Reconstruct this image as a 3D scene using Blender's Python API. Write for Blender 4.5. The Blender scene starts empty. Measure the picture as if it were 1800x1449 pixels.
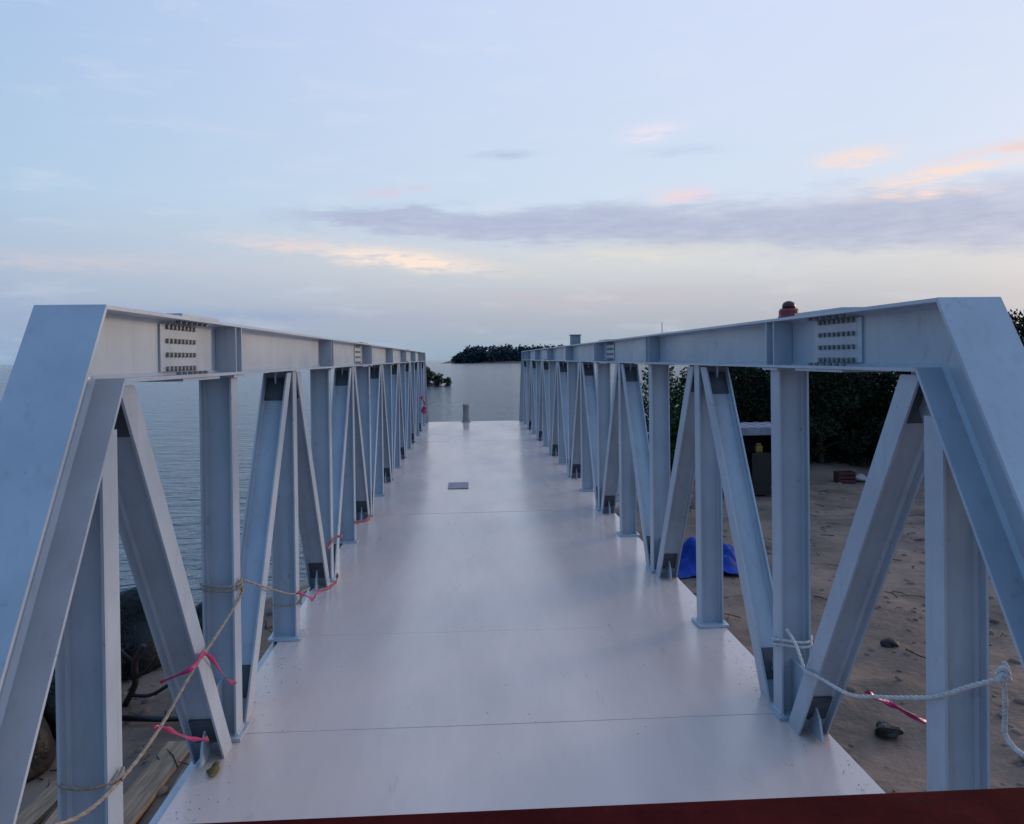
import bpy, bmesh, math, random
from mathutils import Vector, Matrix

S = bpy.context.scene
COL = S.collection
R = math.radians

# ------------------------------------------------------------------ camera
F_PX, YAW, PITCH, ROLL = 1421.95, 0.0564, 0.0089, 0.0125
cam_d = bpy.data.cameras.new('camera')
cam = bpy.data.objects.new('camera', cam_d)
COL.objects.link(cam)
cam_d.sensor_width = 36.0
cam_d.lens = F_PX / 1800.0 * 36.0
cam_d.shift_x = 1.03 / 1800.0
cam_d.shift_y = -82.55 / 1800.0
cam_d.clip_start = 0.05
cam_d.clip_end = 30000
fwd = Vector((math.sin(YAW) * math.cos(PITCH), math.cos(YAW) * math.cos(PITCH), -math.sin(PITCH)))
rgt0 = Vector((math.cos(YAW), -math.sin(YAW), 0))
up0 = rgt0.cross(fwd)
rgt = rgt0 * math.cos(ROLL) - up0 * math.sin(ROLL)
upv = rgt0 * math.sin(ROLL) + up0 * math.cos(ROLL)
M = Matrix((rgt, upv, -fwd)).transposed().to_4x4()
M.translation = Vector((0, 0, 1.7))
cam.matrix_world = M
S.camera = cam

# ------------------------------------------------------------------ colour management
S.view_settings.view_transform = 'Standard'
S.view_settings.look = 'None'
S.view_settings.exposure = 0.0
S.view_settings.gamma = 1.0
S.view_settings.use_curve_mapping = False
S.cycles.max_bounces = 5
S.cycles.diffuse_bounces = 3
S.cycles.glossy_bounces = 3
S.cycles.sample_clamp_indirect = 6.0


def lin(r, g, b):
    def c(v):
        v /= 255.0
        return v / 12.92 if v <= 0.04045 else ((v + 0.055) / 1.055) ** 2.4
    return (c(r), c(g), c(b), 1.0)


# ------------------------------------------------------------------ world: dusk sky
W = bpy.data.worlds.new('World')
S.world = W
W.use_nodes = True
WT = W.node_tree
for n in list(WT.nodes):
    WT.nodes.remove(n)


class X:
    """small expression helper for scalar node maths"""
    def __init__(self, tree, s): self.t, self.s = tree, s
    def _op(self, op, *a):
        n = self.t.nodes.new('ShaderNodeMath'); n.operation = op
        for i, v in enumerate((self,) + a):
            if isinstance(v, X): self.t.links.new(v.s, n.inputs[i])
            else: n.inputs[i].default_value = float(v)
        return X(self.t, n.outputs[0])
    def __add__(self, o): return self._op('ADD', o)
    def __radd__(self, o): return self._op('ADD', o)
    def __sub__(self, o): return self._op('SUBTRACT', o)
    def __mul__(self, o): return self._op('MULTIPLY', o)
    def __rmul__(self, o): return self._op('MULTIPLY', o)
    def __truediv__(self, o): return self._op('DIVIDE', o)
    def neg(self): return self._op('MULTIPLY', -1)
    def exp(self): return self._op('EXPONENT')
    def clamp(self):
        n = self._op('ADD', 0.0); n.s.node.use_clamp = True
        return n
    def smooth(self, a, b):
        n = self.t.nodes.new('ShaderNodeMapRange'); n.interpolation_type = 'SMOOTHSTEP'
        self.t.links.new(self.s, n.inputs['Value'])
        n.inputs['From Min'].default_value = a; n.inputs['From Max'].default_value = b
        return X(self.t, n.outputs['Result'])
    def lerp(self, a, b, c, d):
        n = self.t.nodes.new('ShaderNodeMapRange'); n.interpolation_type = 'LINEAR'
        self.t.links.new(self.s, n.inputs['Value'])
        for k, v in zip(('From Min', 'From Max', 'To Min', 'To Max'), (a, b, c, d)):
            n.inputs[k].default_value = v
        return X(self.t, n.outputs['Result'])


def mixc(tree, fac, a, b, blend='MIX'):
    n = tree.nodes.new('ShaderNodeMix'); n.data_type = 'RGBA'; n.blend_type = blend
    for i, v in ((0, fac), (6, a), (7, b)):
        if isinstance(v, X): tree.links.new(v.s, n.inputs[i])
        elif hasattr(v, 'links'): tree.links.new(v, n.inputs[i])
        else: n.inputs[i].default_value = v
    return n.outputs[2]


def ramp(tree, x, stops):
    n = tree.nodes.new('ShaderNodeValToRGB')
    e = n.color_ramp.elements
    while len(e) < len(stops): e.new(0.5)
    for el, (p, c) in zip(e, stops):
        el.position = p; el.color = c
    tree.links.new(x.s, n.inputs[0])
    return n.outputs[0]


def noise(tree, vec, scale, detail=4, rough=0.5, out='Fac', dist=0.0):
    n = tree.nodes.new('ShaderNodeTexNoise')
    n.inputs['Scale'].default_value = scale; n.inputs['Detail'].default_value = detail
    n.inputs['Roughness'].default_value = rough; n.inputs['Distortion'].default_value = dist
    if vec is not None: tree.links.new(vec, n.inputs['Vector'])
    return X(tree, n.outputs[out])


SUN_AZ, SUN_EL = 58.0, 5.0          # degrees, azimuth clockwise from the bridge axis (+Y)
tc = WT.nodes.new('ShaderNodeTexCoord')
sep = WT.nodes.new('ShaderNodeSeparateXYZ')
WT.links.new(tc.outputs['Generated'], sep.inputs[0])
dx, dy, dz = (X(WT, sep.outputs[i]) for i in range(3))
el = dz._op('ARCSINE') * 57.29578
az = dx._op('ARCTAN2', dy) * 57.29578
west = (az - SUN_AZ)._op('RADIANS')._op('COSINE') * 0.5 + 0.5      # 1 towards the set sun
comb = WT.nodes.new('ShaderNodeCombineXYZ')
WT.links.new((az * 0.16).s, comb.inputs[0]); WT.links.new((el * 0.75).s, comb.inputs[1])
sv = comb.outputs[0]
nz1 = noise(WT, sv, 1.0, 3, 0.55)
nz2 = noise(WT, sv, 2.7, 4, 0.6)

e01 = (el / 90.0)
cold = ramp(WT, e01, [(0.0, lin(138, 168, 208)), (0.03, lin(130, 166, 210)), (0.07, lin(130, 166, 210)), (0.12, lin(138, 182, 215)),
                      (0.26, lin(116, 167, 219)), (0.55, lin(114, 168, 228)), (1.0, lin(152, 188, 234))])
warm = ramp(WT, e01, [(0.0, lin(148, 172, 189)), (0.03, lin(178, 182, 194)), (0.07, lin(212, 214, 216)), (0.12, lin(210, 223, 241)),
                      (0.26, lin(210, 221, 247)), (0.55, lin(190, 210, 240)), (1.0, lin(152, 188, 234))])
skycol = mixc(WT, west.smooth(0.10, 0.98), cold, warm)
# the afterglow spreads from the point where the sun went down
glow = (((az - SUN_AZ) * (az - SUN_AZ) / 260.0 + el * el / 200.0).neg()).exp()
skycol = mixc(WT, glow, skycol, (0.70, 0.42, 0.28, 1), 'ADD')
# grey-lavender stratus band, thicker to the right
cen = az.lerp(-14, 40, 9.9, 8.0)
wid = az.lerp(-14, 38, 0.55, 2.3)
jit = (nz1 - 0.5) * 2.6 + (nz2 - 0.5) * 1.2
v = (el - cen + jit) / wid
band = ((v * v * v * v).neg()).exp() * az.smooth(-15.5, -7) * (az * -1.0).smooth(-75, -48)
band = band * nz2.lerp(0.3, 0.7, 0.72, 1.0)
skycol = mixc(WT, band * 0.92, skycol, lin(172, 180, 208))


nA = (nz2 - 0.5) * 2.2 + (nz1 - 0.5)
nB = nz2.smooth(0.25, 0.62)


def wisp(a0, e0, wa, we, tilt, col, amt):
    global skycol
    a = az._op('MULTIPLY_ADD', 1.0 / wa, -a0 / wa)
    b = el._op('MULTIPLY_ADD', 1.0 / we, -e0 / we) + nA
    if tilt: b = a._op('MULTIPLY_ADD', -tilt * wa / we, b)
    r2 = b._op('MULTIPLY_ADD', b, a * a)
    n = WT.nodes.new('ShaderNodeMath'); n.operation = 'POWER'
    n.inputs[0].default_value = 0.36788
    WT.links.new(r2.s, n.inputs[1])
    g = X(WT, n.outputs[0])._op('MULTIPLY', nB * amt)
    g.s.node.use_clamp = True
    skycol = mixc(WT, g, skycol, col)


PEACH = lin(248, 222, 212)
PINK = lin(250, 216, 210)
wisp(-4.6, 7.05, 5.2, 0.6, -0.10, lin(250, 230, 217), 1.5)
wisp(-12.5, 7.9, 3.4, 0.5, -0.05, lin(226, 212, 214), 1.0)
wisp(37.0, 12.3, 5.0, 0.45, 0.10, lin(232, 208, 212), 1.1)
wisp(26.4, 12.6, 2.2, 0.55, 0.05, PEACH, 1.2)
wisp(31.5, 11.2, 4.0, 0.55, 0.13, PEACH, 1.1)
wisp(30.0, 9.9, 3.0, 0.3, 0.0, lin(248, 222, 214), 0.9)
wisp(13.2, 15.2, 1.8, 0.5, 0.12, lin(240, 228, 240), 1.0)
wisp(15.3, 11.0, 1.8, 0.45, 0.0, lin(240, 212, 218), 1.0)
wisp(-4.7, 11.6, 2.6, 0.4, 0.10, lin(214, 204, 222), 0.8)
wisp(2.9, 14.1, 2.0, 0.3, 0.0, lin(178, 198, 222), 0.9)
wisp(15.3, 13.9, 2.4, 0.3, 0.0, lin(190, 206, 232), 0.8)
wisp(-25.0, 6.3, 8.0, 0.5, 0.0, lin(205, 200, 210), 0.7)
wisp(12.5, 7.2, 7.0, 0.6, 0.0, lin(224, 220, 212), 0.8)
wisp(10.0, 4.2, 9.0, 0.6, 0.0, lin(196, 184, 198), 0.6)
wisp(-18.0, 3.0, 9.0, 0.5, 0.0, lin(140, 166, 204), 0.7)
# faint high veil everywhere
skycol = mixc(WT, (nz1.smooth(0.5, 0.78)) * 0.22, skycol, lin(224, 228, 240))
# physical dusk sky underneath, as the light of the whole dome
nish = WT.nodes.new('ShaderNodeTexSky')
nish.sky_type = 'NISHITA'
nish.sun_disc = False
nish.sun_elevation = R(SUN_EL)
nish.sun_rotation = R(SUN_AZ)
nish.altitude = 0.0
vm = WT.nodes.new('ShaderNodeVectorMath'); vm.operation = 'SCALE'
WT.links.new(nish.outputs[0], vm.inputs[0]); vm.inputs['Scale'].default_value = 0.05
skycol = mixc(WT, 0.12, skycol, vm.outputs[0], 'ADD')
bg = WT.nodes.new('ShaderNodeBackground')
bg.inputs['Strength'].default_value = 1.0
wo = WT.nodes.new('ShaderNodeOutputWorld')
WT.links.new(skycol, bg.inputs['Color'])
WT.links.new(bg.outputs[0], wo.inputs['Surface'])

# ------------------------------------------------------------------ the last soft sunlight
sun_d = bpy.data.lights.new('sun', 'SUN')
sun_d.energy = 2.1
sun_d.angle = R(16)
sun_d.color = (1.0, 0.75, 0.53)
sun = bpy.data.objects.new('sun', sun_d)
COL.objects.link(sun)
sd = Vector((math.sin(R(SUN_AZ)) * math.cos(R(SUN_EL)), math.cos(R(SUN_AZ)) * math.cos(R(SUN_EL)), math.sin(R(SUN_EL))))
sun.rotation_euler = sd.to_track_quat('Z', 'Y').to_euler()


# ------------------------------------------------------------------ materials
def mat(name, col, rough=0.5, var=0.15, vscale=4.0, bump=0.0, bscale=20.0, col2=None, spec=0.5, metal=0.0,
        spots=None, spot_amt=0.0, spot_scale=6.0, stretch=(1, 1, 1), rough_var=0.0, obj_space=True, bdetail=4):
    m = bpy.data.materials.new(name)
    m.use_nodes = True
    t = m.node_tree
    p = t.nodes['Principled BSDF']
    tcn = t.nodes.new('ShaderNodeTexCoord')
    mp = t.nodes.new('ShaderNodeMapping'); mp.inputs['Scale'].default_value = stretch
    if obj_space:
        oi = t.nodes.new('ShaderNodeObjectInfo')
        t.links.new(tcn.outputs['Object'], mp.inputs[0])
        ad = t.nodes.new('ShaderNodeVectorMath'); ad.operation = 'ADD'
        sc = t.nodes.new('ShaderNodeVectorMath'); sc.operation = 'SCALE'
        t.links.new(oi.outputs['Location'], sc.inputs[0]); sc.inputs['Scale'].default_value = 3.7
        t.links.new(mp.outputs[0], ad.inputs[0]); t.links.new(sc.outputs[0], ad.inputs[1])
        vec = ad.outputs[0]
    else:
        g = t.nodes.new('ShaderNodeNewGeometry')
        t.links.new(g.outputs['Position'], mp.inputs[0])
        vec = mp.outputs[0]
    c = (*col, 1); 
    c2 = (*col2, 1) if col2 else tuple(max(0, x * (1 - var * 2)) for x in col) + (1,)
    n1 = noise(t, vec, vscale, 5, 0.62)
    out = mixc(t, n1.smooth(0.3, 0.7), c, c2)
    if spots:
        n2 = noise(t, vec, spot_scale, 5, 0.7)
        out = mixc(t, n2.smooth(0.62, 0.72) * spot_amt, out, (*spots, 1))
    t.links.new(out, p.inputs['Base Color'])
    p.inputs['Roughness'].default_value = rough
    p.inputs['Metallic'].default_value = metal
    p.inputs['Specular IOR Level'].default_value = spec
    if rough_var:
        n3 = noise(t, vec, vscale * 0.6, 3, 0.6)
        t.links.new(n3.lerp(0.3, 0.7, max(0.02, rough - rough_var), rough + rough_var).s, p.inputs['Roughness'])
    if bump:
        b = t.nodes.new('ShaderNodeBump')
        b.inputs['Strength'].default_value = 1.0
        b.inputs['Distance'].default_value = bump
        nb = noise(t, vec, bscale, bdetail, 0.6)
        t.links.new(nb.s, b.inputs['Height']); t.links.new(b.outputs[0], p.inputs['Normal'])
    return m


STEEL = mat('grey_steel_paint', (0.39, 0.44, 0.515), 0.34, spec=0.75, var=0.08, vscale=3.0, bump=0.0004, bscale=30, spots=(0.22, 0.17, 0.145), spot_amt=0.4, spot_scale=7, rough_var=0.08)
BOLT = mat('weathered_bolt_steel', (0.22, 0.225, 0.24), 0.5, 0.2, 40)
DECK = mat('deck_paint', (0.70, 0.55, 0.50), 0.24, var=0.09, vscale=1.0, bump=0.0008, bscale=2.2, spots=(0.42, 0.34, 0.29), spot_amt=0.6, spot_scale=3.2, rough_var=0.09, obj_space=False, spec=0.5, stretch=(1.6, 0.35, 1))
GRIT = mat('pale_sand_grit', (0.30, 0.25, 0.21), 0.9, 0.2, 30)
SHADE_DARK = mat('painted_shade_dark', (0.075, 0.09, 0.115), 0.55, 0.2, 12)  # dark colour that paints shade at the ends of the diagonals
CONC = mat('weathered_concrete', (0.34, 0.32, 0.30), 0.85, 0.2, 3.0, 0.004, 25)
PATCH = mat('mauve_steel_plate', (0.34, 0.29, 0.38), 0.6, 0.2, 12, 0.001, 40)
REDOX = mat('red_oxide_paint', (0.075, 0.009, 0.009), 0.85, spec=0.02, var=0.2, vscale=9, bump=0.0008, bscale=60, spots=(0.035, 0.014, 0.011), spot_amt=0.85, spot_scale=14)
MUD = mat('brown_mud', (0.235, 0.155, 0.118), 0.9, 0.2, 0.9, 0.05, 3.2, col2=(0.10, 0.07, 0.056), spots=(0.045, 0.036, 0.03), spot_amt=0.8, spot_scale=2.2, obj_space=False, bdetail=6)
ROCK = mat('dark_wet_rock', (0.014, 0.013, 0.013), 0.6, 0.3, 5, 0.03, 9)
ROPE_W = mat('white_rope_fibre', (0.62, 0.60, 0.60), 0.8, 0.15, 60, 0.002, 240)
ROPE_B = mat('tan_rope_fibre', (0.36, 0.29, 0.24), 0.85, 0.2, 60, 0.002, 240)
TAPE = mat('pink_plastic_tape', (0.46, 0.012, 0.13), 0.45, 0.15, 20)
TAPE_R = mat('red_plastic_tape', (0.30, 0.025, 0.04), 0.45, 0.15, 20)
TARP = mat('blue_tarpaulin', (0.003, 0.045, 0.34), 0.6, 0.25, 6, 0.004, 30, spots=(0.10, 0.085, 0.08), spot_amt=0.25, spot_scale=3.5, spec=0.25)
CLOTH_Y = mat('olive_yellow_cloth', (0.13, 0.115, 0.03), 0.9, 0.25, 25, 0.003, 60)
WOOD = mat('brown_timber', (0.37, 0.25, 0.165), 0.85, 0.25, 3, 0.004, 10, stretch=(8, 0.7, 8))
WOOD_D = mat('dark_dead_wood', (0.035, 0.022, 0.020), 0.85, 0.3, 9, 0.006, 30)
PIPE_B = mat('black_plastic_pipe', (0.008, 0.008, 0.009), 0.4, 0.2, 10)
BARK = mat('dark_bark', (0.045, 0.035, 0.026), 0.9, 0.3, 6, 0.02, 18)
SHEET = mat('pale_roof_sheet', (0.24, 0.24, 0.30), 0.5, 0.15, 3)
DARKT = mat('dark_navy_tarp', (0.015, 0.018, 0.05), 0.6, 0.2, 4)
YEL = mat('yellow_plastic', (0.30, 0.17, 0.015), 0.5, 0.15, 9)
REDP = mat('dull_red_plastic', (0.075, 0.010, 0.013), 0.6, 0.2, 9)
WHITE = mat('off_white_sack', (0.36, 0.34, 0.33), 0.9, 0.15, 9, 0.006, 30)
GREYB = mat('grey_box_paint', (0.20, 0.23, 0.27), 0.5, 0.15, 9)
REDLENS = mat('dark_red_lens', (0.20, 0.012, 0.02), 0.25, 0.1, 9)
MAROON = mat('dark_maroon_cap', (0.05, 0.012, 0.014), 0.4, 0.1, 9)


def leafmat(name, a, b):
    m = bpy.data.materials.new(name); m.use_nodes = True
    t = m.node_tree; p = t.nodes['Principled BSDF']
    g = t.nodes.new('ShaderNodeNewGeometry')
    rnd = X(t, g.outputs['Random Per Island'])
    n1 = noise(t, g.outputs['Position'], 0.8, 3)
    f = (rnd * 0.6 + n1 * 0.6 - 0.1).clamp()
    t.links.new(mixc(t, f, (*a, 1), (*b, 1)), p.inputs['Base Color'])
    p.inputs['Roughness'].default_value = 0.55
    p.inputs['Specular IOR Level'].default_value = 0.25
    return m


LEAF = leafmat('dark_green_leaves', (0.004, 0.009, 0.004), (0.014, 0.030, 0.009))
LEAF2 = leafmat('mid_green_leaves', (0.022, 0.056, 0.018), (0.05, 0.10, 0.03))
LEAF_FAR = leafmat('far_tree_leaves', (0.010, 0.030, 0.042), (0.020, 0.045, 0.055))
SHRUB = leafmat('blackish_shrub_leaves', (0.008, 0.010, 0.008), (0.022, 0.022, 0.014))

# faint run-off streaks and grime on the paint of the steel
t = STEEL.node_tree; p = t.nodes['Principled BSDF']
g = t.nodes.new('ShaderNodeNewGeometry'); mp = t.nodes.new('ShaderNodeMapping'); mp.inputs['Scale'].default_value = (22, 22, 1.6)
t.links.new(g.outputs['Position'], mp.inputs[0])
old = p.inputs['Base Color'].links[0].from_socket
st = noise(t, mp.outputs[0], 1.0, 4, 0.6).smooth(0.52, 0.78)
col = mixc(t, st * 0.38, old, (0.25, 0.235, 0.23, 1))
rs_ = noise(t, g.outputs['Position'], 16.0, 4, 0.7).smooth(0.66, 0.74)
t.links.new(mixc(t, rs_ * 0.5, col, (0.16, 0.075, 0.04, 1)), p.inputs['Base Color'])

# the bank is wet and darker in a strip along the water line
t = MUD.node_tree; p = t.nodes['Principled BSDF']
g = t.nodes.new('ShaderNodeNewGeometry'); sx = t.nodes.new('ShaderNodeSeparateXYZ')
t.links.new(g.outputs['Position'], sx.inputs[0])
wn = noise(t, g.outputs['Position'], 0.7, 4, 0.6)
wet = (X(t, sx.outputs[2]) * -1.0 + (wn - 0.5) * 0.5).smooth(2.02, 2.38)
old = p.inputs['Base Color'].links[0].from_socket
t.links.new(mixc(t, wet * 0.75, old, (0.045, 0.034, 0.028, 1)), p.inputs['Base Color'])
t.links.new(wet.lerp(0, 1, 0.9, 0.35).s, p.inputs['Roughness'])

# water
WATER = bpy.data.materials.new('river_water'); WATER.use_nodes = True
t = WATER.node_tree; p = t.nodes['Principled BSDF']
p.inputs['Base Color'].default_value = (0.08, 0.13, 0.160, 1)
p.inputs['Roughness'].default_value = 0.13
p.inputs['IOR'].default_value = 1.33
g = t.nodes.new('ShaderNodeNewGeometry')
mp = t.nodes.new('ShaderNodeMapping'); mp.inputs['Scale'].default_value = (0.45, 1.0, 1.0)
t.links.new(g.outputs['Position'], mp.inputs[0])
hgt = noise(t, mp.outputs[0], 0.55, 3, 0.5) * 0.55 + noise(t, mp.outputs[0], 1.9, 4, 0.55, dist=0.4) * 0.48 + noise(t, mp.outputs[0], 6.5, 2, 0.5) * 0.07
b = t.nodes.new('ShaderNodeBump'); b.inputs['Strength'].default_value = 1.0; b.inputs['Distance'].default_value = 0.95
t.links.new(hgt.s, b.inputs['Height']); t.links.new(b.outputs[0], p.inputs['Normal'])


# ------------------------------------------------------------------ mesh helpers
def link(name, verts, faces, m, parent=None, loc=None, smooth=False):
    """one mesh object; verts are world coordinates, the origin is moved to loc"""
    loc = Vector(loc) if loc is not None else Vector((0, 0, 0))
    me = bpy.data.meshes.new(name)
    me.from_pydata([tuple(Vector(v) - loc) for v in verts], [], faces)
    me.materials.append(m)
    if smooth:
        me.polygons.foreach_set('use_smooth', [True] * len(me.polygons))
    me.update()
    return link_me(name, me, parent, loc)


def link_me(name, me, parent, loc):
    o = bpy.data.objects.new(name, me)
    COL.objects.link(o)
    o.location = loc
    if parent is not None:
        o.parent = parent
        o.matrix_parent_inverse = Matrix.Identity(4)
        off = Vector((0, 0, 0)); q = parent
        while q is not None:
            off += q.location; q = q.parent
        o.location = Vector(loc) - off
    return o


def empty(name, loc):
    o = bpy.data.objects.new(name, None)
    COL.objects.link(o); o.location = loc
    o.empty_display_size = 0.2
    return o


def tag(o, label, cat, group=None, kind=None):
    o['label'] = label
    if cat: o['category'] = cat
    if group: o['group'] = group
    if kind: o['kind'] = kind
    return o


class G:
    """geometry collector"""
    def __init__(self): self.v, self.f = [], []
    def add(self, v, f):
        n = len(self.v); self.v += [Vector(a) for a in v]; self.f += [tuple(i + n for i in q) for q in f]
        return self
    def box(self, c, s, rot=None):
        c = Vector(c); pts = []
        for z in (-.5, .5):
            for (x, y) in ((-.5, -.5), (.5, -.5), (.5, .5), (-.5, .5)):
                w = Vector((x * s[0], y * s[1], z * s[2]))
                if rot is not None: w = rot @ w
                pts.append(c + w)
        return self.add(pts, [(3, 2, 1, 0), (4, 5, 6, 7), (0, 1, 5, 4), (1, 2, 6, 5), (2, 3, 7, 6), (3, 0, 4, 7)])
    def bevbox(self, c, s, bv, rot=None):
        bm = bmesh.new()
        bmesh.ops.create_cube(bm, size=1.0)
        bmesh.ops.scale(bm, vec=s, verts=bm.verts)
        bmesh.ops.bevel(bm, geom=bm.edges[:], offset=bv, segments=2, affect='EDGES', profile=0.6)
        c = Vector(c)
        bm.verts.index_update()
        vs = [(rot @ w.co if rot is not None else w.co) + c for w in bm.verts]
        fs = [tuple(w.index for w in q.verts) for q in bm.faces]
        bm.free()
        return self.add(vs, fs)
    def tube(self, pts, rad, n=8, cap=True):
        pts = [Vector(q) for q in pts]
        rr = rad if isinstance(rad, (list, tuple)) else [rad] * len(pts)
        vs, fs = [], []
        ref = Vector((0, 0, 1))
        prev = None
        for i, q in enumerate(pts):
            d = (pts[min(i + 1, len(pts) - 1)] - pts[max(i - 1, 0)]).normalized()
            if prev is None:
                a = d.cross(ref if abs(d.z) < 0.9 else Vector((1, 0, 0))).normalized()
            else:
                a = (prev - d * prev.dot(d)).normalized()
            prev = a; bb = d.cross(a)
            for k in range(n):
                th = 2 * math.pi * k / n
                vs.append(q + (a * math.cos(th) + bb * math.sin(th)) * rr[i])
        for i in range(len(pts) - 1):
            for k in range(n):
                k2 = (k + 1) % n
                fs.append((i * n + k, i * n + k2, (i + 1) * n + k2, (i + 1) * n + k))
        if cap:
            fs.append(tuple(range(n - 1, -1, -1))); fs.append(tuple((len(pts) - 1) * n + k for k in range(n)))
        return self.add(vs, fs)
    def lathe(self, c, prof, n=16):
        vs, fs = [], []
        for (r, z) in prof:
            for k in range(n):
                th = 2 * math.pi * k / n
                vs.append(Vector(c) + Vector((r * math.cos(th), r * math.sin(th), z)))
        for i in range(len(prof) - 1):
            for k in range(n):
                k2 = (k + 1) % n
                fs.append((i * n + k, i * n + k2, (i + 1) * n + k2, (i + 1) * n + k))
        fs.append(tuple(range(n - 1, -1, -1))); fs.append(tuple((len(prof) - 1) * n + k for k in range(n)))
        return self.add(vs, fs)
    def hbeam(self, p0, p1, d, depth, width, tf=0.009, tw=0.006, r=0.010, n0=None, n1=None):
        """rolled H section from p0 to p1; flanges are separated along d; ends cut by planes with normals n0, n1"""
        p0, p1 = Vector(p0), Vector(p1)
        a = (p1 - p0).normalized()
        d = Vector(d); d = (d - a * d.dot(a)).normalized()
        w = a.cross(d)
        hd, hw, ht = depth / 2, width / 2, tw / 2
        q = [(hd, hw), (hd - tf, hw), (hd - tf, ht + r), (hd - tf - r, ht)]
        prof = q + [(-x, y) for x, y in reversed(q)] + [(-x, -y) for x, y in q] + [(x, -y) for x, y in reversed(q)]
        n = len(prof)
        vs = []
        for base, nn in ((p0, n0), (p1, n1)):
            for (x, y) in prof:
                pt = base + d * x + w * y
                if nn is not None:
                    nn_ = Vector(nn)
                    pt = pt + a * ((base - pt).dot(nn_) / a.dot(nn_))
                vs.append(pt)
        fs = [(i, (i + 1) % n, n + (i + 1) % n, n + i) for i in range(n)]
        # end caps split into flange, web, flange
        for o in (0, n):
            fl1 = [o + i for i in (0, 1, 2, 13, 14, 15)]
            web = [o + i for i in (2, 3, 4, 5, 10, 11, 12, 13)]
            fl2 = [o + i for i in (5, 6, 7, 8, 9, 10)]
            for c in (fl1, web, fl2):
                fs.append(tuple(c) if o else tuple(reversed(c)))
        return self.add(vs, fs)
    def obj(self, name, m, parent=None, loc=None, smooth=False):
        return link(name, self.v, self.f, m, parent, loc, smooth)


def spline(pts, n=8):
    pts = [Vector(q) for q in pts]
    out = []
    for i in range(len(pts) - 1):
        a, b_, c, d = pts[max(i - 1, 0)], pts[i], pts[i + 1], pts[min(i + 2, len(pts) - 1)]
        for k in range(n):
            u = k / n
            out.append(0.5 * ((2 * b_) + (c - a) * u + (2 * a - 5 * b_ + 4 * c - d) * u * u + (3 * b_ - a - 3 * c + d) * u ** 3))
    out.append(pts[-1])
    return out


# ------------------------------------------------------------------ setting: water, bank
WZ, GZ = -2.6, -2.0
big = 12000.0
o = link('river', [(-big, -big, WZ), (big, -big, WZ), (big, big, WZ), (-big, big, WZ)], [(0, 1, 2, 3)], WATER)
o['kind'] = 'structure'

SHORE = [(-80, -20), (-20, 3.5), (-12, 7.6), (-6, 10.6), (-4.2, 12.2), (-2.5, 15.6), (0, 17.4), (3, 19.5), (6, 24.5), (8, 31), (14, 40), (60, 62), (120, 90)]


def yshore(x):
    for (x0, y0), (x1, y1) in zip(SHORE, SHORE[1:]):
        if x <= x1:
            return y0 + (y1 - y0) * (x - x0) / (x1 - x0)
    return SHORE[-1][1]


def hash2(i, j, s):
    return random.Random((i * 73856093) ^ (j * 19349663) ^ (s * 83492791)).random()


_hc = {}


def vnoise(x, y, s=0):
    i, j = math.floor(x), math.floor(y); fx, fy = x - i, y - j
    fx, fy = fx * fx * (3 - 2 * fx), fy * fy * (3 - 2 * fy)
    def hh(a, c):
        k = (a, c, s)
        if k not in _hc: _hc[k] = hash2(a, c, s)
        return _hc[k]
    return (hh(i, j) * (1 - fx) + hh(i + 1, j) * fx) * (1 - fy) + (hh(i, j + 1) * (1 - fx) + hh(i + 1, j + 1) * fx) * fy


def ground_z(x, y):
    s = (yshore(x) - y) * 0.75 + (vnoise(x * .5, y * .5, 3) - .5) * 1.6
    if s > 2.6: z = GZ
    elif s > -6:
        u = (s + 6) / 8.6
        z = -4.2 + (GZ + 4.2) * (u * u * (3 - 2 * u)) ** 0.62
    else: z = -4.2
    z += (vnoise(x * .7, y * .7, 1) - .5) * 0.16 + (vnoise(x * 2.1, y * 2.1, 2) - .5) * 0.06 + (vnoise(x * 5, y * 5, 5) - .5) * 0.03
    back = max(0.0, min(1.0, (y - 23.5) / 9)) * max(0.0, min(1.0, (x - 7) / 4))
    if s > 0: z += back * 0.9
    return z


def axis(lo, hi, segs):
    out, q = [], lo
    while q < hi:
        out.append(q)
        st = 3.0
        for (a, b_, s) in segs:
            if a <= q < b_: st = s
        q += st
    out.append(hi)
    return out


xs = axis(-80, 120, [(-20, -8, 0.6), (-8, 16, 0.22), (16, 36, 0.7)])
ys = axis(-40, 92, [(-6, 2, 0.8), (2, 30, 0.24), (30, 60, 0.9)])
vs = [(x, y, ground_z(x, y)) for y in ys for x in xs]
nx = len(xs)
fs = [(j * nx + i, j * nx + i + 1, (j + 1) * nx + i + 1, (j + 1) * nx + i) for j in range(len(ys) - 1) for i in range(nx - 1)]
o = link('muddy_bank_ground', vs, fs, MUD, smooth=True)
o['kind'] = 'structure'

rc = random.Random(17)
gc = G()
for i in range(2600):
    if i % 3: x, y = rc.uniform(2.2, 13), rc.uniform(4, 24)
    else: x, y = rc.uniform(-7, 2.2), rc.uniform(3, 14)
    z = ground_z(x, y)
    if z < WZ + .1: continue
    r_ = rc.choice((.015, .02, .03, .04, .05, .08)) * rc.uniform(.6, 1.4)
    r_ *= .8
    ph = rc.uniform(0, 6); st = rc.uniform(.7, 1.6)
    rg = []
    for (f, hz_) in ((1.0, -.01), (.82, .28 * r_), (.42, .48 * r_)):
        for k in range(6):
            q = r_ * f * rc.uniform(.78, 1.22)
            rg.append(Vector((x + q * math.cos(k * 1.0472 + ph), y + q * st * math.sin(k * 1.0472 + ph), z + hz_)))
    gc.add(rg, [(a_ * 6 + k, a_ * 6 + (k + 1) % 6, (a_ + 1) * 6 + (k + 1) % 6, (a_ + 1) * 6 + k) for a_ in (0, 1) for k in range(6)] + [tuple(range(12, 18))])
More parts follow.
